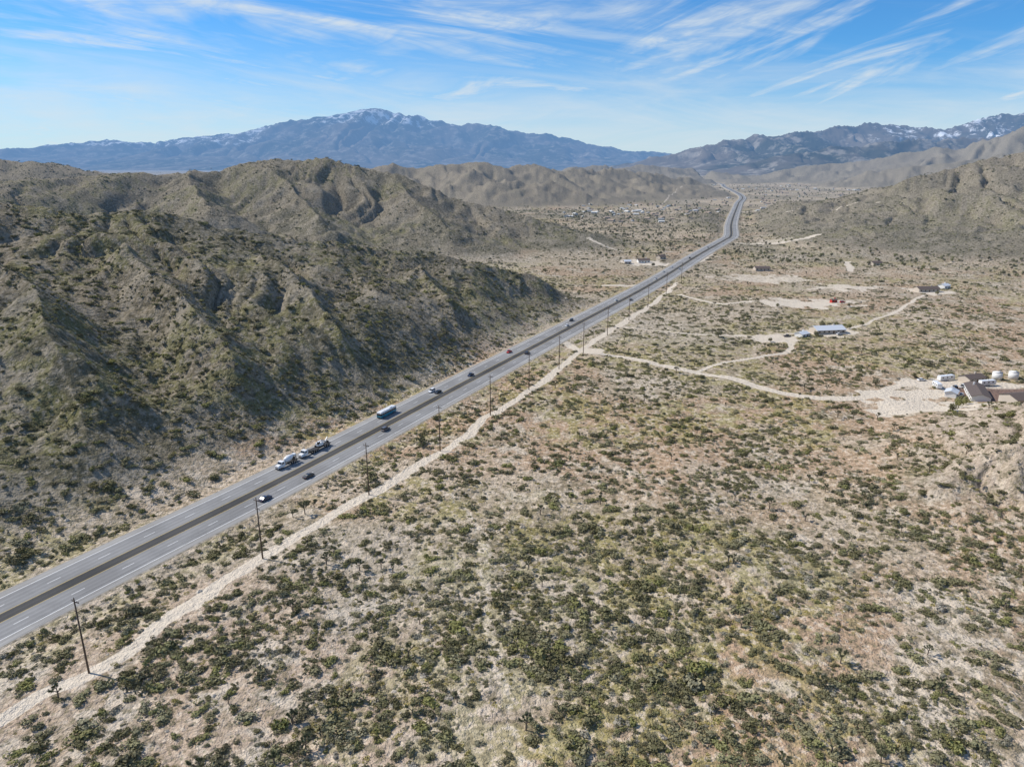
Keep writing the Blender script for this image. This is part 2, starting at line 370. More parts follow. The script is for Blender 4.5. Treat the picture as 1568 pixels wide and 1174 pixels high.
for side in(-1,1):
    for j in range(2):
        aa=side*(MED+.0+LN*j); bb=side*(MED+LN*(j+1)+(0.3 if j else 0)); lo,hi=sorted([aa,bb])
        for m in range(4):
            ribbon(f'carriageway_{"left" if side<0 else "right"}_{j}_{m}',lo+(hi-lo)*m/4,lo+(hi-lo)*(m+1)/4,0,M_as,parent=hwy)
    lo,hi=sorted([side*(MED+2*LN+.3),side*(MED+2*LN+3.0)]); ribbon('paved_shoulder',lo,hi,0,M_sh,parent=hwy)
    ribbon('edge_line',*sorted([side*(MED+2*LN+.10),side*(MED+2*LN+.30)]),.006,M_w,parent=hwy)
    ribbon('yellow_line',*sorted([side*(MED+.05),side*(MED+.2)]),.006,M_y,parent=hwy)
    ribbon('lane_line',*sorted([side*(MED+LN-.08),side*(MED+LN+.08)]),.006,M_w,dash=(14.6,3.7),parent=hwy,s1=3200)
ribbon('median_strip',-MED,MED,0,M_med,parent=hwy)
q=resample(6); x,y,dx,dy=at_s(q)
M_gr=NT('road_gravel'); _g=M_gr.n('ShaderNodeNewGeometry'); _n=M_gr.noise(_g.outputs['Position'],.6,4,.7)
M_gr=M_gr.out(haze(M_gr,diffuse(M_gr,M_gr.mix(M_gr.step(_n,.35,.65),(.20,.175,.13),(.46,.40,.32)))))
for side in(-1,1):
    o1=side*(MED+2*LN+3.0); o2=side*(MED+2*LN+6.0); z=zroad(x,y)
    L=np.stack([x+dy*o1,y-dx*o1,z],1); Rr=np.stack([x+dy*o2,y-dx*o2,z*0-.55],1); n=len(q); i=np.arange(n-1)
    f=np.stack([i,i+n,i+n+1,i+1],1) if side>0 else np.stack([i+n,i,i+1,i+n+1],1)
    ob=make_mesh('gravel_verge',np.concatenate([L,Rr]),f,M_gr,{},False); ob.parent=hwy
# ---------------------------------------------------------------- vegetation prototypes
def leaf_mat(name,cols):
    t=NT(name); oi=t.n('ShaderNodeObjectInfo'); r=t.n('ShaderNodeValToRGB'); t.l(oi.outputs['Random'],r.inputs[0])
    e=r.color_ramp.elements
    for k,cc in enumerate(cols):
        p=k/(len(cols)-1)
        if k==0: el=e[0]
        elif k==1: el=e[1]; el.position=p
        else: el=e.new(p)
        el.color=(*cc,1)
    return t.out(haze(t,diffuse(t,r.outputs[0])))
ML_g=leaf_mat('creosote_leaf',[(.13,.12,.062),(.20,.185,.10),(.26,.24,.14),(.155,.14,.085),(.24,.235,.09),(.27,.25,.17)])
ML_y=leaf_mat('bursage_leaf',[(.24,.22,.16),(.34,.315,.25),(.29,.27,.15),(.42,.38,.315),(.21,.193,.14),(.33,.31,.24)])
ML_gr=leaf_mat('dry_grass_leaf',[(.37,.31,.11),(.43,.36,.16),(.31,.28,.10)])
ML_j=leaf_mat('joshua_leaf',[(.13,.145,.08),(.19,.19,.12)])
M_bark=simple_mat('yucca_bark',(.17,.13,.095),.95)
M_rock=leaf_mat('granite_rock',[(.42,.37,.30),(.54,.48,.40),(.32,.28,.22)])
def tri_cloud(n,R,hz,size,seed,flat=.0,lobes=3):
    r=np.random.default_rng(seed); cen=np.stack([r.normal(0,.38*R,lobes),r.normal(0,.38*R,lobes),r.uniform(.25,.55,lobes)*hz],1)
    lr=r.uniform(.45,.75,lobes)*R
    k=r.integers(0,lobes,n); d=r.normal(size=(n,3)); d/=np.linalg.norm(d,axis=1)[:,None]
    p=cen[k]+d*(lr[k]*np.power(r.uniform(.25,1,n),.4))[:,None]*np.array([1,1,hz/R*.75])
    p[:,2]=np.abs(p[:,2])+.02
    u=r.normal(size=(n,3)); u/=np.linalg.norm(u,axis=1)[:,None]; w=np.cross(u,d); w/=np.linalg.norm(w,axis=1)[:,None]+1e-6
    sz=size*r.uniform(.5,1.4,n)[:,None]
    v=np.stack([p-u*sz*.5-w*sz*.4,p+u*sz*.5-w*sz*.2,p+w*sz*.8],1).reshape(-1,3)
    f=np.arange(3*n).reshape(-1,3); return v,f
def blob(R,hz,seed,nu=9,nv=4):
    r=np.random.default_rng(seed); v=[];f=[]
    for j in range(nv+1):
        a=j/nv*math.pi*.5
        for i in range(nu):
            b=i/nu*2*math.pi; k=r.uniform(.75,1.15)
            v.append((math.cos(a)*math.cos(b)*R*k,math.cos(a)*math.sin(b)*R*k,math.sin(a)*hz*k-.05))
    for j in range(nv):
        for i in range(nu):
            a0=j*nu+i;a1=j*nu+(i+1)%nu; f+= [(a0,a1,a1+nu),(a0,a1+nu,a0+nu)]
    return np.array(v),np.array(f)
def proto(name,parts,coll):
    V=[];Fs=[];mi=[];n=0;mats=[]
    for (v,f),m in parts:
        if m not in mats: mats.append(m)
        V.append(v);Fs.append(f+n);n+=len(v);mi+= [mats.index(m)]*len(f)
    ob=make_mesh(name,np.concatenate(V),np.concatenate(Fs),None,{},False,link=False)
    for m in mats: ob.data.materials.append(m)
    ob.data.polygons.foreach_set('material_index',np.array(mi,np.int32)); coll.objects.link(ob); return ob
def tube(p0,p1,r0,r1,n=6):
    p0=np.array(p0,float);p1=np.array(p1,float); d=p1-p0; d/=np.linalg.norm(d); a=np.cross(d,[.3,.9,.1]); a/=np.linalg.norm(a); b=np.cross(d,a)
    t=np.arange(n)/n*2*math.pi; ring=np.cos(t)[:,None]*a+np.sin(t)[:,None]*b
    v=np.concatenate([p0+ring*r0,p1+ring*r1]); f=[]
    for i in range(n):
        j=(i+1)%n; f+=[(i,j,j+n),(i,j+n,i+n)]
    return v,np.array(f)
def spikes(c0,d,n,L,seed):
    r=np.random.default_rng(seed); u=r.normal(size=(n,3))+np.array(d)*.9; u/=np.linalg.norm(u,axis=1)[:,None]
    w=np.cross(u,r.normal(size=(n,3))); w/=np.linalg.norm(w,axis=1)[:,None]
    c0=np.array(c0); v=np.stack([c0-w*.07+u*.0,c0+w*.07,c0+u*L*r.uniform(.7,1.1,n)[:,None]],1).reshape(-1,3); return v,np.arange(3*n).reshape(-1,3)
def joshua(seed,coll,nm):
    r=random.Random(seed); parts=[]; h=r.uniform(1.6,2.4)
    parts.append((tube((0,0,-.3),(.1,.05,h),.24,.18),M_bark))
    def grow(p,d,l,rad,dep):
        q=[p[i]+d[i]*l for i in range(3)]; parts.append((tube(p,q,rad,rad*.8),M_bark))
        if dep==0 or r.random()<.2:
            parts.append((spikes(q,d,46,.62,r.randint(0,9999)),ML_j)); parts.append((spikes([q[i]-d[i]*.35 for i in range(3)],d,24,.5,r.randint(0,9999)),ML_j)); return
        for k in range(r.choice([2,2,3])):
            a=r.uniform(0,6.28); nd=np.array([d[0]*.6+math.cos(a)*.7,d[1]*.6+math.sin(a)*.7,d[2]*.6+.45]); nd/=np.linalg.norm(nd)
            grow(q,nd,l*r.uniform(.65,.9),rad*.8,dep-1)
    for k in range(3):
        a=k*2.1+r.uniform(-.4,.4); d=np.array([math.cos(a)*.7,math.sin(a)*.7,.75]); d/=np.linalg.norm(d)
        grow([.1,.05,h-.05],d,r.uniform(.8,1.3),.15,2)
    return proto(nm,parts,coll)
def newcoll(n): return bpy.data.collections.new(n)
cS=newcoll('desert_shrub_kinds')
for k in range(4):
    v,f=tri_cloud(240,1.0,1.0,.26,k+1,lobes=5); proto(f'a_creosote_{k}',[((v,f),ML_g),(blob(.5,.4,k),ML_g)],cS)
for k in range(3):
    v,f=tri_cloud(150,1.0,.65,.26,k+31,lobes=3); proto(f'b_bursage_{k}',[((v,f),ML_y),(blob(.62,.4,k+5),ML_y)],cS)
for k in range(2):
    v,f=tri_cloud(110,1.1,.3,.26,k+61,lobes=5); proto(f'c_grass_tuft_{k}',[((v,f),ML_gr)],cS)
for k in range(2):
    r=np.random.default_rng(k+90); v,f=blob(.7,.6,k+90,7,3); proto(f'd_rock_{k}',[((v,f),M_rock)],cS)
cJ=newcoll('joshua_tree_kinds')
for k in range(4): joshua(k+5,cJ,f'joshua_{k}')
def instancer(name,pts,scl,idx,coll,zs=1.0):
    n=len(pts); me=bpy.data.meshes.new(name); me.vertices.add(n); me.vertices.foreach_set('co',pts.astype(np.float32).ravel())
    a=me.attributes.new('scl','FLOAT_VECTOR','POINT'); a.data.foreach_set('vector',scl.astype(np.float32).ravel())
    a=me.attributes.new('rot','FLOAT_VECTOR','POINT'); rv=np.zeros((n,3),np.float32); rv[:,2]=rng.uniform(0,6.283,n); a.data.foreach_set('vector',rv.ravel())
    a=me.attributes.new('idx','INT','POINT'); a.data.foreach_set('value',idx.astype(np.int32))
    ob=bpy.data.objects.new(name,me); scene.collection.objects.link(ob)
    ng=bpy.data.node_groups.new(name+'_scatter','GeometryNodeTree')
    ng.interface.new_socket('Geometry',in_out='INPUT',socket_type='NodeSocketGeometry'); ng.interface.new_socket('Geometry',in_out='OUTPUT',socket_type='NodeSocketGeometry')
    N=ng.nodes; gi=N.new('NodeGroupInput'); go=N.new('NodeGroupOutput'); ip=N.new('GeometryNodeInstanceOnPoints'); ci=N.new('GeometryNodeCollectionInfo')
    ci.inputs['Collection'].default_value=coll; ci.inputs['Separate Children'].default_value=True; ci.inputs['Reset Children'].default_value=True
    def na(nm,ty):
        q=N.new('GeometryNodeInputNamedAttribute'); q.data_type=ty; q.inputs['Name'].default_value=nm; return [o for o in q.outputs if o.enabled and o.name=='Attribute'][0]
    L=ng.links; L.new(gi.outputs[0],ip.inputs['Points']); L.new(ci.outputs[0],ip.inputs['Instance']); ip.inputs['Pick Instance'].default_value=True
    L.new(na('idx','INT'),ip.inputs['Instance Index']); L.new(na('scl','FLOAT_VECTOR'),ip.inputs['Scale'])
    e=N.new('FunctionNodeEulerToRotation'); L.new(na('rot','FLOAT_VECTOR'),e.inputs[0]); L.new(e.outputs[0],ip.inputs['Rotation'])
    L.new(ip.outputs[0],go.inputs[0])
    md=ob.modifiers.new('scatter','NODES'); md.node_group=ng; return ob
def sample(n,r0,r1,pw,azm=41):
    u=rng.uniform(0,1,n); k=2-pw
    r=(r0**k+(r1**k-r0**k)*u)**(1/k) if abs(k)>1e-6 else r0*(r1/r0)**u
    a=rng.uniform(-azm,azm,n)*D2; return r*np.sin(a),r*np.cos(a),r
def onarena(x,y): return (np.abs(x-bx)<26)&(np.abs(y-by)<16)
N0=225000
x,y,r=sample(N0,108,2000,1.12)
z,hz,sd=height(x,y); tr=maskT(x,y)
keep=(tr<.25+.25*rng.uniform(0,1,N0))&(np.abs(sd)>14.5)&(~onarena(x,y))
dn=fbm(x,y,20,3,501); keep&=(rng.uniform(0,1,N0)<np.clip((dn-.31)*2.9,.10,1))
x,y,r,z,hz,sd=[q[keep] for q in (x,y,r,z,hz,sd)]; n=len(x)
kind=rng.uniform(0,1,n); gz=fbm(x,y,60,4,604); kz=fbm(x,y,45,3,515)
onh=hz>3
pg=np.where(onh,.56,.27+.22*sm(.4,.6,kz)); pb=np.where(onh,.24,.42-.12*sm(.4,.6,kz)); pgr=np.where(gz>.49,.17,.06)
roadside=np.exp(-((np.abs(sd)-20)/6)**2)
pb=pb+roadside*.25
idx=np.zeros(n,int); base=np.zeros(n)
isg=kind<pg; isb=(~isg)&(kind<pg+pb); isgr=(~isg)&(~isb)&(kind<pg+pb+pgr); isr=~(isg|isb|isgr)
idx[isg]=rng.integers(0,4,isg.sum()); idx[isb]=4+rng.integers(0,3,isb.sum()); idx[isgr]=7+rng.integers(0,2,isgr.sum()); idx[isr]=9+rng.integers(0,2,isr.sum())
base[isg]=rng.lognormal(math.log(.66),.45,isg.sum()); base[isb]=rng.lognormal(math.log(.50),.40,isb.sum()); base[isgr]=rng.uniform(.4,1.2,isgr.sum()); base[isr]=rng.lognormal(math.log(.30),.5,isr.sum())
base*=1+.8*sm(500,2300,r)
base=np.clip(base,.18,2.8)*np.where(onh,.88,1)
sc=np.stack([base*rng.uniform(.85,1.2,n),base*rng.uniform(.85,1.2,n),base*rng.uniform(.65,1.0,n)],1)
instancer('desert_shrubs',np.stack([x,y,z-.05],1),sc,idx,cS)
print('shrubs',n,time.time()-T0)
x,y,r=sample(4200,100,700,.6); z,hz,sd=height(x,y); tr=maskT(x,y); k=(tr<.1)&(np.abs(sd)>19)&~onarena(x,y); x,y,z,r=x[k],y[k],z[k],r[k]; n=len(x)
b=rng.uniform(1.0,2.1,n); instancer('creosote_bushes',np.stack([x,y,z-.1],1),np.stack([b*rng.uniform(.9,1.4,n),b,b*.6],1),rng.integers(0,4,n),cS)
x,y,r=sample(800,110,1300,.9); z,hz,sd=height(x,y); tr=maskT(x,y); k=(tr<.1)&(sd>20)&(hz<20)&~onarena(x,y); x,y,z=x[k],y[k],z[k]; n=len(x)
b=rng.uniform(.45,.9,n); instancer('joshua_trees',np.stack([x,y,z-.05],1),np.stack([b,b,b],1),rng.integers(0,4,n),cJ)
# ---------------------------------------------------------------- generic mesh-part helpers
def link(o,p=None):
    scene.collection.objects.link(o)
    if p: o.parent=p
    return o
def empty(name,loc,rz=0):
    e=bpy.data.objects.new(name,None); e.location=loc; e.rotation_euler=(0,0,rz); scene.collection.objects.link(e); return e
def box(name,par,mat,cx,cy,cz,lx,ly,lz,bev=0.0,taper=None):
    bm=bmesh.new(); bmesh.ops.create_cube(bm,size=1)
    for v in bm.verts:
        top=v.co.z>0
        v.co.x*=lx; v.co.y*=ly; v.co.z*=lz
        if taper and top: v.co.x*=taper[0]; v.co.y*=taper[1]
    if bev: bmesh.ops.bevel(bm,geom=bm.edges[:],offset=bev,segments=2,affect='EDGES')
    me=bpy.data.meshes.new(name); bm.to_mesh(me); bm.free(); me.materials.append(mat)
    o=bpy.data.objects.new(name,me); o.location=(cx,cy,cz); return link(o,par)
def cyl(name,par,mat,loc,r,l,axis='Z',n=20,r2=None):
    bm=bmesh.new(); bmesh.ops.create_cone(bm,cap_ends=True,segments=n,radius1=r,radius2=r if r2 is None else r2,depth=l)
    me=bpy.data.meshes.new(name); bm.to_mesh(me); bm.free(); me.materials.append(mat)
    for p in me.polygons: p.use_smooth=len(p.vertices)==4
    o=bpy.data.objects.new(name,me); o.location=loc
    if axis=='Y': o.rotation_euler=(math.pi/2,0,0)
    if axis=='X': o.rotation_euler=(0,math.pi/2,0)
    return link(o,par)
def prof(name,par,mat,pts,width,top_in=0,zc=None,bev=.05):
    bm=bmesh.new(); zm=max(p[1] for p in pts); z0=min(p[1] for p in pts)
    A=[];B=[]
    for (px,pz) in pts:
        k=(pz-z0)/(zm-z0+1e-6)*top_in
        A.append(bm.verts.new((px,-width/2+k,pz))); B.append(bm.verts.new((px,width/2-k,pz)))
    bm.faces.new(A); bm.faces.new(B[::-1])
    for i in range(len(pts)):
        j=(i+1)%len(pts); bm.faces.new((A[j],A[i],B[i],B[j]))
    bmesh.ops.recalc_face_normals(bm,faces=bm.faces)
    if bev: bmesh.ops.bevel(bm,geom=bm.edges[:],offset=bev,segments=2,affect='EDGES')
    me=bpy.data.meshes.new(name); bm.to_mesh(me); bm.free(); me.materials.append(mat)
    return link(bpy.data.objects.new(name,me),par)
M_tire=simple_mat('tire_rubber',(.02,.02,.02),.9); M_glass=simple_mat('dark_window_glass',(.02,.025,.03),.08)
M_rim=simple_mat('wheel_rim',(.5,.5,.5),.3,.8); M_chas=simple_mat('chassis_black',(.03,.03,.03),.6)
paint={}
def P_(cn,col):
    if cn not in paint: paint[cn]=simple_mat(cn+'_paint',col,.35,coat=.6)
    return paint[cn]
def wheels(p,xs,w,r=.34,tw=.24):
    for i,xx in enumerate(xs):
        for sd_ in(-1,1):
            cyl(f'wheel_{i}_{sd_}',p,M_tire,(xx,sd_*(w/2-tw/2),r),r,tw,'Y'); cyl(f'rim_{i}_{sd_}',p,M_rim,(xx,sd_*(w/2-tw/2+.01),r),r*.55,tw,'Y',12)
def sedan(name,loc,rz,pt,kind='sedan'):
    e=empty(name,loc,rz)
    h=1.45 if kind=='sedan' else 1.75; L=4.7; 
    prof('body',e,pt,[(-L/2,.35),(-L/2,.85),(-L/2+.15,1.0),(L/2-1.3,1.0),(L/2-.15,.82),(L/2,.6),(L/2,.3)],1.82,.06)
    if kind=='sedan': gp=[(-1.75,.99),(-1.15,h-.06),(.35,h-.06),(1.15,.99)]; rp=[(-1.15,h-.06),(-1.05,h),(.3,h),(.42,h-.06)]
    elif kind=='suv': gp=[(-2.2,.99),(-2.0,h-.06),(.4,h-.06),(1.15,.99)]; rp=[(-2.03,h-.06),(-1.9,h),(.35,h),(.45,h-.06)]
    else: gp=[(-.6,.99),(-.5,h-.06),(.6,h-.06),(1.2,.99)]; rp=[(-.55,h-.06),(-.45,h),(.55,h),(.65,h-.06)]
    prof('window_glass',e,M_glass,gp,1.66,.14,bev=.02); prof('roof',e,pt,rp,1.42,.03,bev=.02)
    if kind=='pickup':
        box('bed_floor',e,M_chas,-1.5,0,1.02,1.55,1.5,.03); 
    for sy in(-1,1):
        box('headlight',e,M_rim,L/2-.04,sy*.65,.68,.1,.32,.13); box('taillight',e,P_('red',(.4,.02,.02)),-L/2+.0,sy*.7,.8,.06,.25,.15)
        box('mirror',e,pt,.85,sy*.98,1.02,.15,.16,.12,.02)
    wheels(e,(-1.4,1.45),1.84); return e
def bus(name,loc,rz):
    e=empty(name,loc,rz); wt=P_('white',(.75,.75,.75)); tl=P_('teal',(.02,.22,.30))
    prof('lower_body',e,tl,[(-6,.4),(-6,1.55),(6,1.55),(6.05,.9),(5.9,.4)],2.55,0)
    prof('window_band',e,M_glass,[(-5.95,1.52),(-5.9,2.4),(5.8,2.4),(5.98,1.52)],2.5,.03,bev=.02)
    prof('roof',e,wt,[(-5.98,2.38),(-5.9,3.0),(-5.6,3.15),(5.4,3.15),(5.75,3.0),(5.88,2.38)],2.55,.12)
    for k in range(7): 
        for sy in(-1,1): box('pillar',e,wt,-4.9+k*1.6,sy*1.255,1.96,.12,.03,.9)
    box('rooftop_ac',e,wt,-2.5,0,3.25,2.0,1.6,.25,.05); box('rooftop_hatch',e,wt,2.5,0,3.2,.9,.9,.14,.03)
    box('windshield',e,M_glass,5.97,0,1.95,.12,2.2,1.0); box('bumper',e,M_chas,6.05,0,.5,.15,2.4,.25,.03)
    wheels(e,(-3.6,4.0),2.56,.5,.3); return e
def truck(name,loc,rz,hood=True,load='mixer'):
    e=empty(name,loc,rz); wt=P_('white',(.78,.78,.77))
    box('frame_rails',e,M_chas,-1.5,0,.85,9.5,.9,.25)
    prof('hood',e,wt,[(3.2,.7),(3.2,1.9),(4.7,1.65),(4.85,1.3),(4.85,.7)],1.9,.1)
    prof('cab',e,wt,[(1.4,.8),(1.4,2.75),(1.6,2.9),(2.9,2.85),(3.3,1.95),(3.3,.8)],2.3,.08)
    prof('windshield',e,M_glass,[(2.98,2.65),(3.02,2.7),(3.36,2.0),(3.3,1.95)],1.9,.05,bev=0)
    for sy in(-1,1):
        box('side_window',e,M_glass,2.45,sy*1.13,2.25,.9,.06,.55); box('fender',e,wt,4.0,sy*.98,1.05,1.3,.45,.3,.08); box('mirror',e,M_chas,3.1,sy*1.4,2.1,.1,.15,.5)
    for sy in(-1,1): cyl('exhaust_stack',e,M_rim,(1.2,sy*.95,2.3),.09,2.4)
    box('grille',e,M_rim,4.88,0,1.15,.06,1.3,.8)
    if load=='mixer':
        bm=bmesh.new(); pr=[(-3.9,.35),(-3.7,.55),(-2.6,1.0),(-1.4,1.2),(-.4,1.15),(.6,.8),(.75,.3)]; n=24; rings=[]
        for a,rr in pr: rings.append([bm.verts.new((a,rr*math.cos(i/n*6.2832),rr*math.sin(i/n*6.2832))) for i in range(n)])
        for a,b in zip(rings[:-1],rings[1:]):
            for i in range(n): bm.faces.new((a[i],a[(i+1)%n],b[(i+1)%n],b[i]))
        bm.faces.new(rings[0]); bm.faces.new(rings[-1][::-1]); bmesh.ops.recalc_face_normals(bm,faces=bm.faces)
        me=bpy.data.meshes.new('mixer_drum'); bm.to_mesh(me); bm.free(); me.materials.append(wt)
        for p in me.polygons:p.use_smooth=True
        o=link(bpy.data.objects.new('mixer_drum',me),e); o.location=(-.1,0,2.45); o.rotation_euler=(0,math.radians(9),0)
        box('hopper',e,wt,-4.5,0,3.1,.9,1.1,.8,.05,(1.3,1.3)); box('chute',e,M_rim,-5.3,0,2.0,.35,.6,1.4,.03)
        box('pedestal',e,M_chas,-4.1,0,1.6,.5,1.2,1.6); box('drum_pedestal_front',e,M_chas,.85,0,1.6,.4,1.2,1.4); box('water_tank',e,wt,1.1,.0,1.35,.4,2.0,.6,.1)
    wheels(e,(4.0,-2.0,-3.3,-4.5),2.45,.5,.32)
    if load=='tractor':
        box('trailer_deck',e,M_chas,-6.6,0,1.2,11,2.5,.22); box('gooseneck',e,M_chas,-1.0,0,1.45,1.6,2.2,.25)
        wheels(e,(-9.8,-11.0),2.5,.48,.3)
        y=P_('white',(.78,.78,.77))
        box('excavator_body',e,y,-6.5,0,2.3,2.6,2.2,1.3,.1); box('excavator_cab',e,M_glass,-5.6,.5,3.1,1.2,1.0,1.2,.08,(.85,.85)); box('cab_roof',e,y,-5.6,.5,3.74,1.1,.95,.08)
        for sy in(-1,1): box('crawler_track',e,M_tire,-6.5,sy*1.0,1.65,3.6,.5,.7,.2)
        b=box('boom',e,y,-8.6,0,3.0,3.6,.35,.45,.04,(.8,1)); b.rotation_euler=(0,math.radians(-22),0)
        b=box('stick',e,y,-10.6,0,2.9,2.4,.28,.35,.04); b.rotation_euler=(0,math.radians(38),0); box('bucket',e,M_chas,-11.3,0,1.75,.8,.9,.8,.1,(.6,1))
    return e
def on_road(u,v,off):
    gx,gy=G(u,v); d=np.hypot(rl[:,0]-gx,rl[:,1]-gy); i=int(np.argmin(d)); x,y,dx,dy=at_s(np.array([arc[i]])); x,y,dx,dy=x[0],y[0],dx[0],dy[0]
    hd=math.atan2(dy,dx); 
    if off<0: hd+=math.pi
    return (x+dy*off,y-dx*off,float(zroad(x,y))+.005),hd
IN,OUT=MED+LN*.5,MED+LN*1.5
blk=P_('black',(.02,.02,.022)); slv=P_('silver',(.45,.46,.47)); wht=P_('white',(.78,.78,.77)); red=P_('bright_red',(.5,.03,.02)); dbl=P_('dark_blue',(.02,.035,.08)); gry=P_('grey',(.12,.12,.125))
l,h=on_road(447,714,-OUT); truck('concrete_mixer_truck',l,h)
l,h=on_road(476,699,-OUT); truck('lowboy_equipment_truck',l,h,load='tractor')
l,h=on_road(605,638,-OUT); bus('transit_bus',l,h)
for (u,v,o,pt,kd) in [(411,768,OUT,dbl,'sedan'),(467,730,OUT,blk,'sedan'),(606,662,IN,gry,'suv'),(667,600,-OUT,wht,'suv'),(676,602,-IN,blk,'sedan'),(729,576,-IN,dbl,'pickup'),(875,500,-IN,wht,'sedan'),(880,492,-OUT,blk,'suv'),(797,541,IN,blk,'sedan'),
   (958,462,-IN,wht,'sedan'),(968,460,OUT,gry,'suv'),(1012,428,-IN,wht,'suv'),(1028,418,-OUT,slv,'sedan'),(1035,412,IN,wht,'pickup'),(1060,396,-IN,blk,'suv'),(1040,410,-OUT,wht,'sedan'),(1085,380,-IN,slv,'suv'),(1098,374,OUT,wht,'sedan')]:
    l,h=on_road(u,v,o); sedan({'sedan':'sedan_car','suv':'suv_car','pickup':'pickup_truck'}[kd],l,h,pt,kd)
l,h=on_road(792,541,-OUT); e=sedan('red_pickup_truck',l,h,red,'pickup')
# ---------------------------------------------------------------- utility poles and wires
M_pole=simple_mat('creosoted_pole_wood',(.10,.07,.05),.9,noise=.35,nscale=1.5); M_ins=simple_mat('insulator',(.25,.22,.2),.3); M_wire=simple_mat('wire',(.06,.06,.06),.5,.6)
pp=[G(*p) for p in [(137,1033),(403,860),(565,757),(674,690),(751,636),(810,596),(856,565),(893,541),(930,514),(963,490),(992,470),(1020,450),(1043,432)]]
pp=[(pp[0][0]*2-pp[1][0],pp[0][1]*2-pp[1][1])]+pp
PP=np.array(pp); pz,_,_=height(PP[:,0],PP[:,1]); tops=[]
PH=19.4
for i,(px,py) in enumerate(pp):
    j=min(i+1,len(pp)-1); k=max(i-1,0); hd=math.atan2(PP[j][1]-PP[k][1],PP[j][0]-PP[k][0])
    e=empty('utility_pole',(px,py,pz[i]),hd)
    cyl('pole_shaft',e,M_pole,(0,0,PH/2-.5),.24,PH+1,'Z',14,.14)
    box('crossarm_upper',e,M_pole,.2,0,PH-1.0,.14,2.4,.16,.01); box('crossarm_lower',e,M_pole,.2,0,PH-3.6,.12,1.8,.14,.01)
    for yy in(-1.1,-.5,1.1):
        cyl('insulator',e,M_ins,(.2,yy,PH-.78),.07,.3,'Z',8)
    cyl('top_insulator',e,M_ins,(0,0,PH+.15),.07,.3,'Z',8)
    tops.append([(px+math.cos(hd)*.2-math.sin(hd)*yy,py+math.sin(hd)*.2+math.cos(hd)*yy,pz[i]+zz_) for yy,zz_ in((-1.1,PH-.62),(-.5,PH-.62),(1.1,PH-.62),(0,PH-6.5))])
V=[];Fw=[];n0=0
for a,b in zip(tops[:-1],tops[1:]):
    for w in range(4):
        p0=np.array(a[w]);p1=np.array(b[w]); prev=p0; 
        for k in range(1,9):
            t=k/8; q=p0+(p1-p0)*t; q=q-np.array([0,0,4*t*(1-t)*1.1]); v,f=tube(prev,q,.012,.012,4); V.append(v);Fw.append(f+n0);n0+=len(v); prev=q
make_mesh('power_lines',np.concatenate(V),np.concatenate(Fw),M_wire,{},False)
# ---------------------------------------------------------------- buildings
M_stu=simple_mat('stucco_wall',(.48,.42,.35),.9,noise=.1); M_wwall=simple_mat('white_siding',(.72,.71,.68),.7,noise=.06); M_metal=simple_mat('light_metal_roof',(.55,.58,.62),.6,.0,.08); M_dkroof=simple_mat('brown_shingle_roof',(.11,.085,.075),.9,noise=.25); M_door=simple_mat('brown_door',(.12,.07,.04),.6); M_gal=simple_mat('galvanised_steel',(.5,.5,.5),.4,.5)
def zat(x,y): return float(height(np.array([x]),np.array([y]))[0][0])
def gable(p,mat,lx,ly,z,rise,oh=.5,th_=.15):
    v=[];X_=lx/2+oh;Y_=ly/2+oh
    dz=-rise*oh/(ly/2)
    pts=[(-X_,-Y_,z+dz),(X_,-Y_,z+dz),(X_,0,z+rise),(-X_,0,z+rise),(X_,Y_,z+dz),(-X_,Y_,z+dz)]
    v=pts+[(a,b,cc+th_) for a,b,cc in pts]
    f=[(0,3,2,1),(3,5,4,2),(6,7,8,9),(9,8,10,11),(0,1,7,6),(4,5,11,10),(1,2,8,7),(2,4,10,8),(3,0,6,9),(5,3,9,11)]
    me=bpy.data.meshes.new('roof'); me.from_pydata(v,[],f); me.materials.append(mat); link(bpy.data.objects.new('roof',me),p)
def house(name,x,y,rz,lx,ly,h,rise,wall,roof):
    e=empty(name,(x,y,zat(x,y)-.1),rz)
    vv=[(-lx/2,-ly/2,-.5),(lx/2,-ly/2,-.5),(lx/2,ly/2,-.5),(-lx/2,ly/2,-.5),(-lx/2,-ly/2,h),(lx/2,-ly/2,h),(lx/2,ly/2,h),(-lx/2,ly/2,h),(-lx/2,0,h+rise-.02),(lx/2,0,h+rise-.02)]
    ff=[(0,1,5,4),(2,3,7,6),(1,2,6,9,5),(3,0,4,8,7)]
    me=bpy.data.meshes.new('walls'); me.from_pydata(vv,[],ff); me.materials.append(wall); link(bpy.data.objects.new('walls',me),e)
    gable(e,roof,lx,ly,h,rise)
    nw=max(2,int(lx/3.5))
    for k in range(nw):
        xx=-lx/2+(k+.5)*lx/nw
        for sy in(-1,1):
            if k==nw//2 and sy<0: box('door',e,M_door,xx,sy*ly/2,1.05,1.0,.12,2.1)
            else:
                box('window',e,M_glass,xx,sy*ly/2,1.6,1.3,.1,1.0); box('window_sill',e,wall,xx,sy*(ly/2+.08),1.05,1.5,.12,.08)
    box('chimney',e,wall,lx*.25,ly*.12,h+rise*.8+.5,.8,.8,1.6)
    return e
x,y=G(1266,508); house('ranch_house',x,y,.15,21,11,2.8,2.0,M_stu,M_metal)
x,y=G(1228,513); house('storage_shed',x,y,.6,8,6,2.5,1.0,M_wwall,M_metal)
x,y=G(1495,607); house('long_barn',x,y,1.15,24,8,3.4,1.4,M_wwall,M_dkroof)
x,y=G(1487,584); house('storage_shed',x,y,.3,11,7,2.8,1.2,M_stu,M_dkroof)
x,y=G(1456,607); house('storage_shed',x,y,.9,7,5,2.6,1.0,M_wwall,M_metal)
x,y=G(1418,447); house('ranch_house',x,y,.1,20,9,3,1.8,M_stu,M_dkroof)
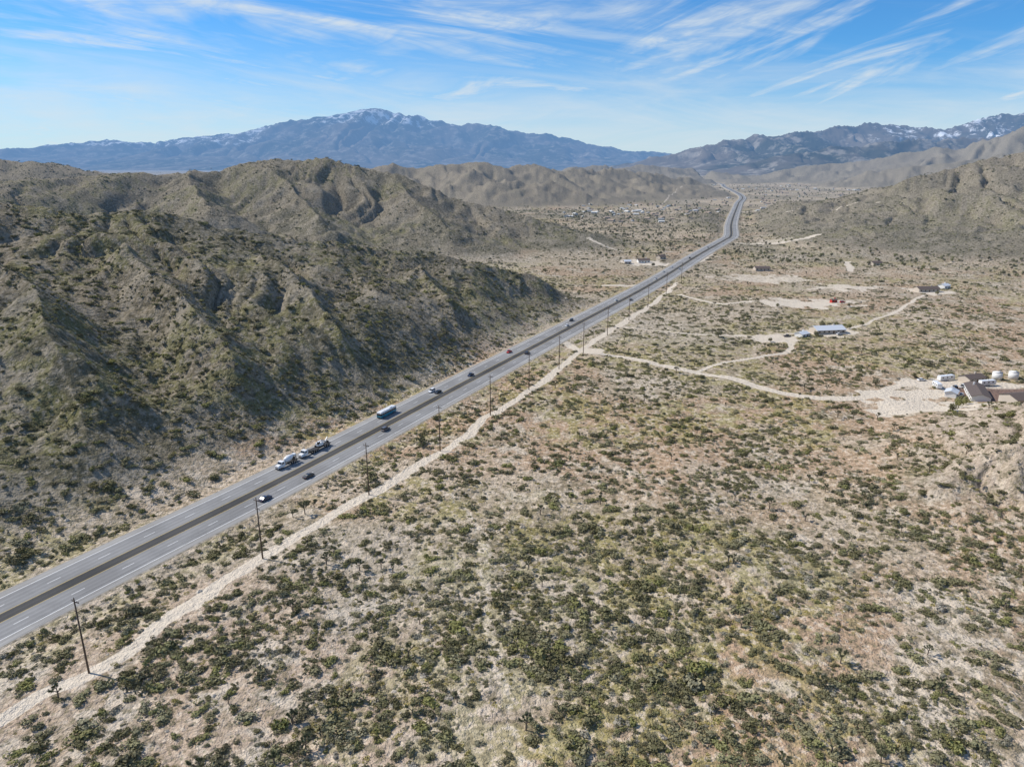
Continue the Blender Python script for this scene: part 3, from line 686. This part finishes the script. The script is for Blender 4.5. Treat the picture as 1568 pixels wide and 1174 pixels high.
x,y=G(1445,441); house('storage_shed',x,y,.5,9,7,3,1.4,M_wwall,M_metal)
x,y=G(985,402); house('ranch_house',x,y,.1,14,8,3,1.8,M_wwall,M_dkroof)
x,y=G(1012,397); house('ranch_house',x,y,.6,10,7,3,1.8,M_stu,M_dkroof)
x,y=G(1166,413); house('ranch_house',x,y,.0,16,9,3,1.6,M_stu,M_dkroof)
x,y=G(960,404); house('storage_shed',x,y,.2,8,6,3,1.5,M_stu,M_metal)
x,y=G(1560,640); house('ranch_house',x,y,.2,16,10,3,1.6,M_stu,M_dkroof)
x,y=G(1340,406); house('ranch_house',x,y,.3,13,8,3,1.6,M_stu,M_dkroof)
def tank(name,u,v,r,h):
    x,y=G(u,v); e=empty(name,(x,y,zat(x,y)-.1)); cyl('tank_shell',e,M_wwall,(0,0,h/2),r,h,'Z',28); cyl('tank_roof',e,M_wwall,(0,0,h+.25),r*1.02,.5,'Z',28,.3); cyl('hatch',e,M_gal,(r*.4,0,h+.45),.35,.3,'Z',12); box('ladder',e,M_gal,r+.06,0,h/2,.08,.5,h)
tank('water_tank',1526,580,2.4,4.2); tank('water_tank',1551,579,2.4,4.2)
def trailer(name,u,v,rz,L=8):
    x,y=G(u,v); e=empty(name,(x,y,zat(x,y)),rz); w=P_('white',(.78,.78,.77))
    prof('trailer_body',e,w,[(-L/2,.6),(-L/2,2.9),(L/2-.5,2.95),(L/2,2.2),(L/2-.3,.6)],2.4,.05); box('stripe',e,gry,0,0,1.2,L*.96,2.42,.2)
    for k in range(3):
        for sy in(-1,1): box('window',e,M_glass,-L/3+k*L/3.4,sy*1.19,2.0,1.0,.06,.6)
    box('roof_vent',e,w,0,0,3.02,.6,.6,.2); box('hitch',e,M_chas,L/2+.6,0,.6,1.6,.15,.12); wheels(e,(-.6,.4),2.3,.35,.22)
trailer('travel_trailer',1448,582,.3,10); trailer('travel_trailer',1511,590,.2,9); trailer('travel_trailer',1434,594,1.4,7)
for (u,v,a,pt,kd) in [(1474,594,.4,wht,'pickup'),(1462,595,1.3,blk,'suv'),(1472,606,.9,slv,'sedan'),(1411,583,.2,wht,'sedan'),(1285,512,.5,wht,'suv'),(1205,514,.1,gry,'pickup'),(1290,464,.2,red,'suv')]:
    x,y=G(u,v); sedan({'sedan':'sedan_car','suv':'suv_car','pickup':'pickup_truck'}[kd],(x,y,zat(x,y)+.02),a,pt,kd)
x,y=G(1276,463); e=house('storage_shed',x,y,.2,5,3,2.4,.6,P_('bright_red',(.5,.03,.02)),M_dkroof)
cT=newcoll('homestead_tree_kinds')
for k in range(3):
    v,f=tri_cloud(500,1.9,3.2,.42,k+700,lobes=7); v=v+np.array([0,0,1.1])
    parts=[((v,f),ML_g),(tube((0,0,-.3),(.1,0,1.8),.22,.15),M_bark)]
    for q in range(4):
        a=q*1.6+k; parts.append((tube((.1,0,1.5),(math.cos(a)*1.1,math.sin(a)*1.1,3.0),.12,.05),M_bark))
    proto(f'tree_{k}',parts,cT)
tp=[(1084,545),(1258,500),(1300,503),(1250,514),(1220,505),(1400,578),(1420,580),(1508,582),(1470,615),(1475,624),(1466,633),(1400,444),(1435,452),(975,395),(1000,408),(950,398),(1020,404),(1150,410),(1320,498),(1455,645),(1340,590),(928,394),(1180,520),(1100,516),(1300,470),(1190,470)]
pts=np.array([G(*p) for p in tp]); extra=[]
for i in range(2600):
    rr=900*(5.5)**rng.uniform(); a=rng.uniform(3,40)*D2; extra.append((rr*math.sin(a),rr*math.cos(a)))
extra=np.array(extra); allp=np.concatenate([pts,extra]); z,hz,sd=height(allp[:,0],allp[:,1]); k=(hz<6)&(np.abs(sd)>22)
allp,z=allp[k],z[k]; b=rng.uniform(.6,1.2,len(z))*(1+.5*sm(1000,3500,allp[:,1]))
instancer('desert_trees',np.stack([allp[:,0],allp[:,1],z],1),np.stack([b,b,b],1),rng.integers(0,3,len(z)),cT)
cH=newcoll('town_house_kinds')
def hmat(name,col):
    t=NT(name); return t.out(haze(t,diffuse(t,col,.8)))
hw=hmat('town_wall',(.6,.57,.5)); hw2=hmat('town_wall_tan',(.42,.35,.27)); hr1=hmat('town_roof_white',(.62,.61,.58)); hr2=hmat('town_roof_tan',(.36,.28,.22)); hr3=hmat('town_roof_grey',(.3,.3,.3)); hg=hmat('town_window',(.05,.06,.07))
for k,(wm,rm) in enumerate([(hw,hr1),(hw2,hr2),(hw,hr3),(hw2,hr2)]):
    lx,ly,h,ri=15,9,3,1.8
    V_=np.array([(-lx/2,-ly/2,-1),(lx/2,-ly/2,-1),(lx/2,ly/2,-1),(-lx/2,ly/2,-1),(-lx/2,-ly/2,h),(lx/2,-ly/2,h),(lx/2,ly/2,h),(-lx/2,ly/2,h),(-lx/2,0,h+ri),(lx/2,0,h+ri)],float)
    w=(V_,np.array([(0,1,5),(0,5,4),(2,3,7),(2,7,6),(1,2,6),(1,6,5),(5,6,9),(3,0,4),(3,4,7),(4,8,7)]))
    R_=np.array([(-lx/2-.6,-ly/2-.6,h-.1),(lx/2+.6,-ly/2-.6,h-.1),(lx/2+.6,0,h+ri+.1),(-lx/2-.6,0,h+ri+.1),(lx/2+.6,ly/2+.6,h-.1),(-lx/2-.6,ly/2+.6,h-.1)],float)
    rf=(R_,np.array([(0,1,2),(0,2,3),(3,2,4),(3,4,5)]))
    ws=[];wf=[]
    for q in range(3):
        x0=-5+q*4.2
        for yy in(-ly/2-.03,ly/2+.03):
            b0=len(ws); ws+=[(x0,yy,1),(x0+1.5,yy,1),(x0+1.5,yy,2.2),(x0,yy,2.2)]; wf+=[(b0,b0+1,b0+2),(b0,b0+2,b0+3)]
    proto(f'town_house_{k}',[(w,wm),(rf,rm),((np.array(ws,float),np.array(wf)),hg)],cH)
hx=[]
while len(hx)<560:
    rr=1500*(3.5)**(rng.uniform()**.8); a=rng.uniform(4,39)*D2; px,py=rr*math.sin(a),rr*math.cos(a)
    if vn(np.array([px/260.]),np.array([py/260.]),888)[0]>.42: hx.append((px,py))
hx=np.array(hx); z,hz,sd=height(hx[:,0],hx[:,1]); k=(hz<8)&(np.abs(sd)>30); hx,z=hx[k],z[k]; b=rng.uniform(.45,1.0,len(z))
instancer('distant_town_houses',np.stack([hx[:,0],hx[:,1],z],1),np.stack([b,b,b],1),rng.integers(0,4,len(z)),cH)
# ---------------------------------------------------------------- sky, sun, camera
SUN_AZ=math.radians(-72); SUN_EL=math.radians(44)
w=bpy.data.worlds.new('World'); scene.world=w; w.use_nodes=True
t=NT('',world=w); sky=t.n('ShaderNodeTexSky'); sky.sky_type='NISHITA'; sky.sun_disc=False; sky.sun_elevation=SUN_EL; sky.sun_rotation=SUN_AZ; sky.altitude=900; sky.air_density=1.0; sky.dust_density=.3; sky.ozone_density=3.0
tc=t.n('ShaderNodeTexCoord'); sx=t.n('ShaderNodeSeparateXYZ'); t.l(tc.outputs['Generated'],sx.inputs[0])
azn=t.math('ARCTAN2',sx.outputs[0],sx.outputs[1]); el=sx.outputs[2]
def cl(rot,sa,se,seed,dist,det=5,rough=.6):
    cb=t.n('ShaderNodeCombineXYZ'); t.l(azn,cb.inputs[0]); t.l(el,cb.inputs[1]); cb.inputs[2].default_value=seed
    r_=t.n('ShaderNodeVectorRotate',rotation_type='Z_AXIS'); t.l(cb.outputs[0],r_.inputs['Vector']); r_.inputs['Angle'].default_value=math.radians(rot)
    mp=t.n('ShaderNodeVectorMath',operation='MULTIPLY'); t.l(r_.outputs[0],mp.inputs[0]); mp.inputs[1].default_value=(sa,se,1)
    return t.noise(mp.outputs[0],1.0,det,rough,dist)
a=cl(6,3.0,24,2.1,.7); b=cl(-19,3.2,22,7.7,.8); big=cl(0,2.0,6,3.3,.2,2); fine=cl(-4,9,45,5.5,1.0,4,.7)
rightm=t.step(azn,-.02,.30)
ca=t.math('MULTIPLY',t.step(a,.41,.68),t.math('SUBTRACT',1.0,rightm)); cbb=t.math('MULTIPLY',t.step(b,.42,.68),rightm)
cloud=t.math('MULTIPLY',t.math('ADD',ca,cbb),t.math('ADD',.5,t.math('MULTIPLY',t.step(big,.36,.58),.5)))
cloud=t.math('MULTIPLY',cloud,t.math('ADD',.40,t.math('MULTIPLY',t.step(fine,.3,.65),.52)))
veil=t.math('MULTIPLY',t.math('SUBTRACT',1.0,t.step(t.math('ADD',el,t.math('MULTIPLY',t.math('SUBTRACT',a,.5),.16)),.03,.165)),.72)
veil=t.math('MULTIPLY',veil,t.math('ADD',.72,t.math('MULTIPLY',fine,.55)))
cloud=t.math('MAXIMUM',cloud,veil)
skc=t.mix(1.0,sky.outputs[0],(.42,.92,1.32),'MULTIPLY')
col=t.mix(cloud,skc,(6.6,7.3,7.8))
bg=t.n('ShaderNodeBackground'); t.l(col,bg.inputs[0]); bg.inputs[1].default_value=.105
o=t.n('ShaderNodeOutputWorld'); t.l(bg.outputs[0],o.inputs[0])
sv=Vector((math.sin(SUN_AZ)*math.cos(SUN_EL),math.cos(SUN_AZ)*math.cos(SUN_EL),math.sin(SUN_EL)))
sl=bpy.data.lights.new('sun','SUN'); sl.energy=4.9; sl.angle=math.radians(.5); sl.color=(1,.94,.85); so=bpy.data.objects.new('sun',sl); so.rotation_euler=sv.to_track_quat('Z','Y').to_euler(); so.location=(0,0,300); scene.collection.objects.link(so)
cam=bpy.data.cameras.new('camera'); cam.sensor_width=36; cam.lens=36*F/1568; cam.clip_start=1; cam.clip_end=120000
cob=bpy.data.objects.new('camera',cam); cob.location=(0,0,H); cob.rotation_euler=(math.pi/2-th,0,0); scene.collection.objects.link(cob); scene.camera=cob
scene.view_settings.view_transform='Standard'; scene.view_settings.look='None'; scene.view_settings.exposure=0
print('done',time.time()-T0)
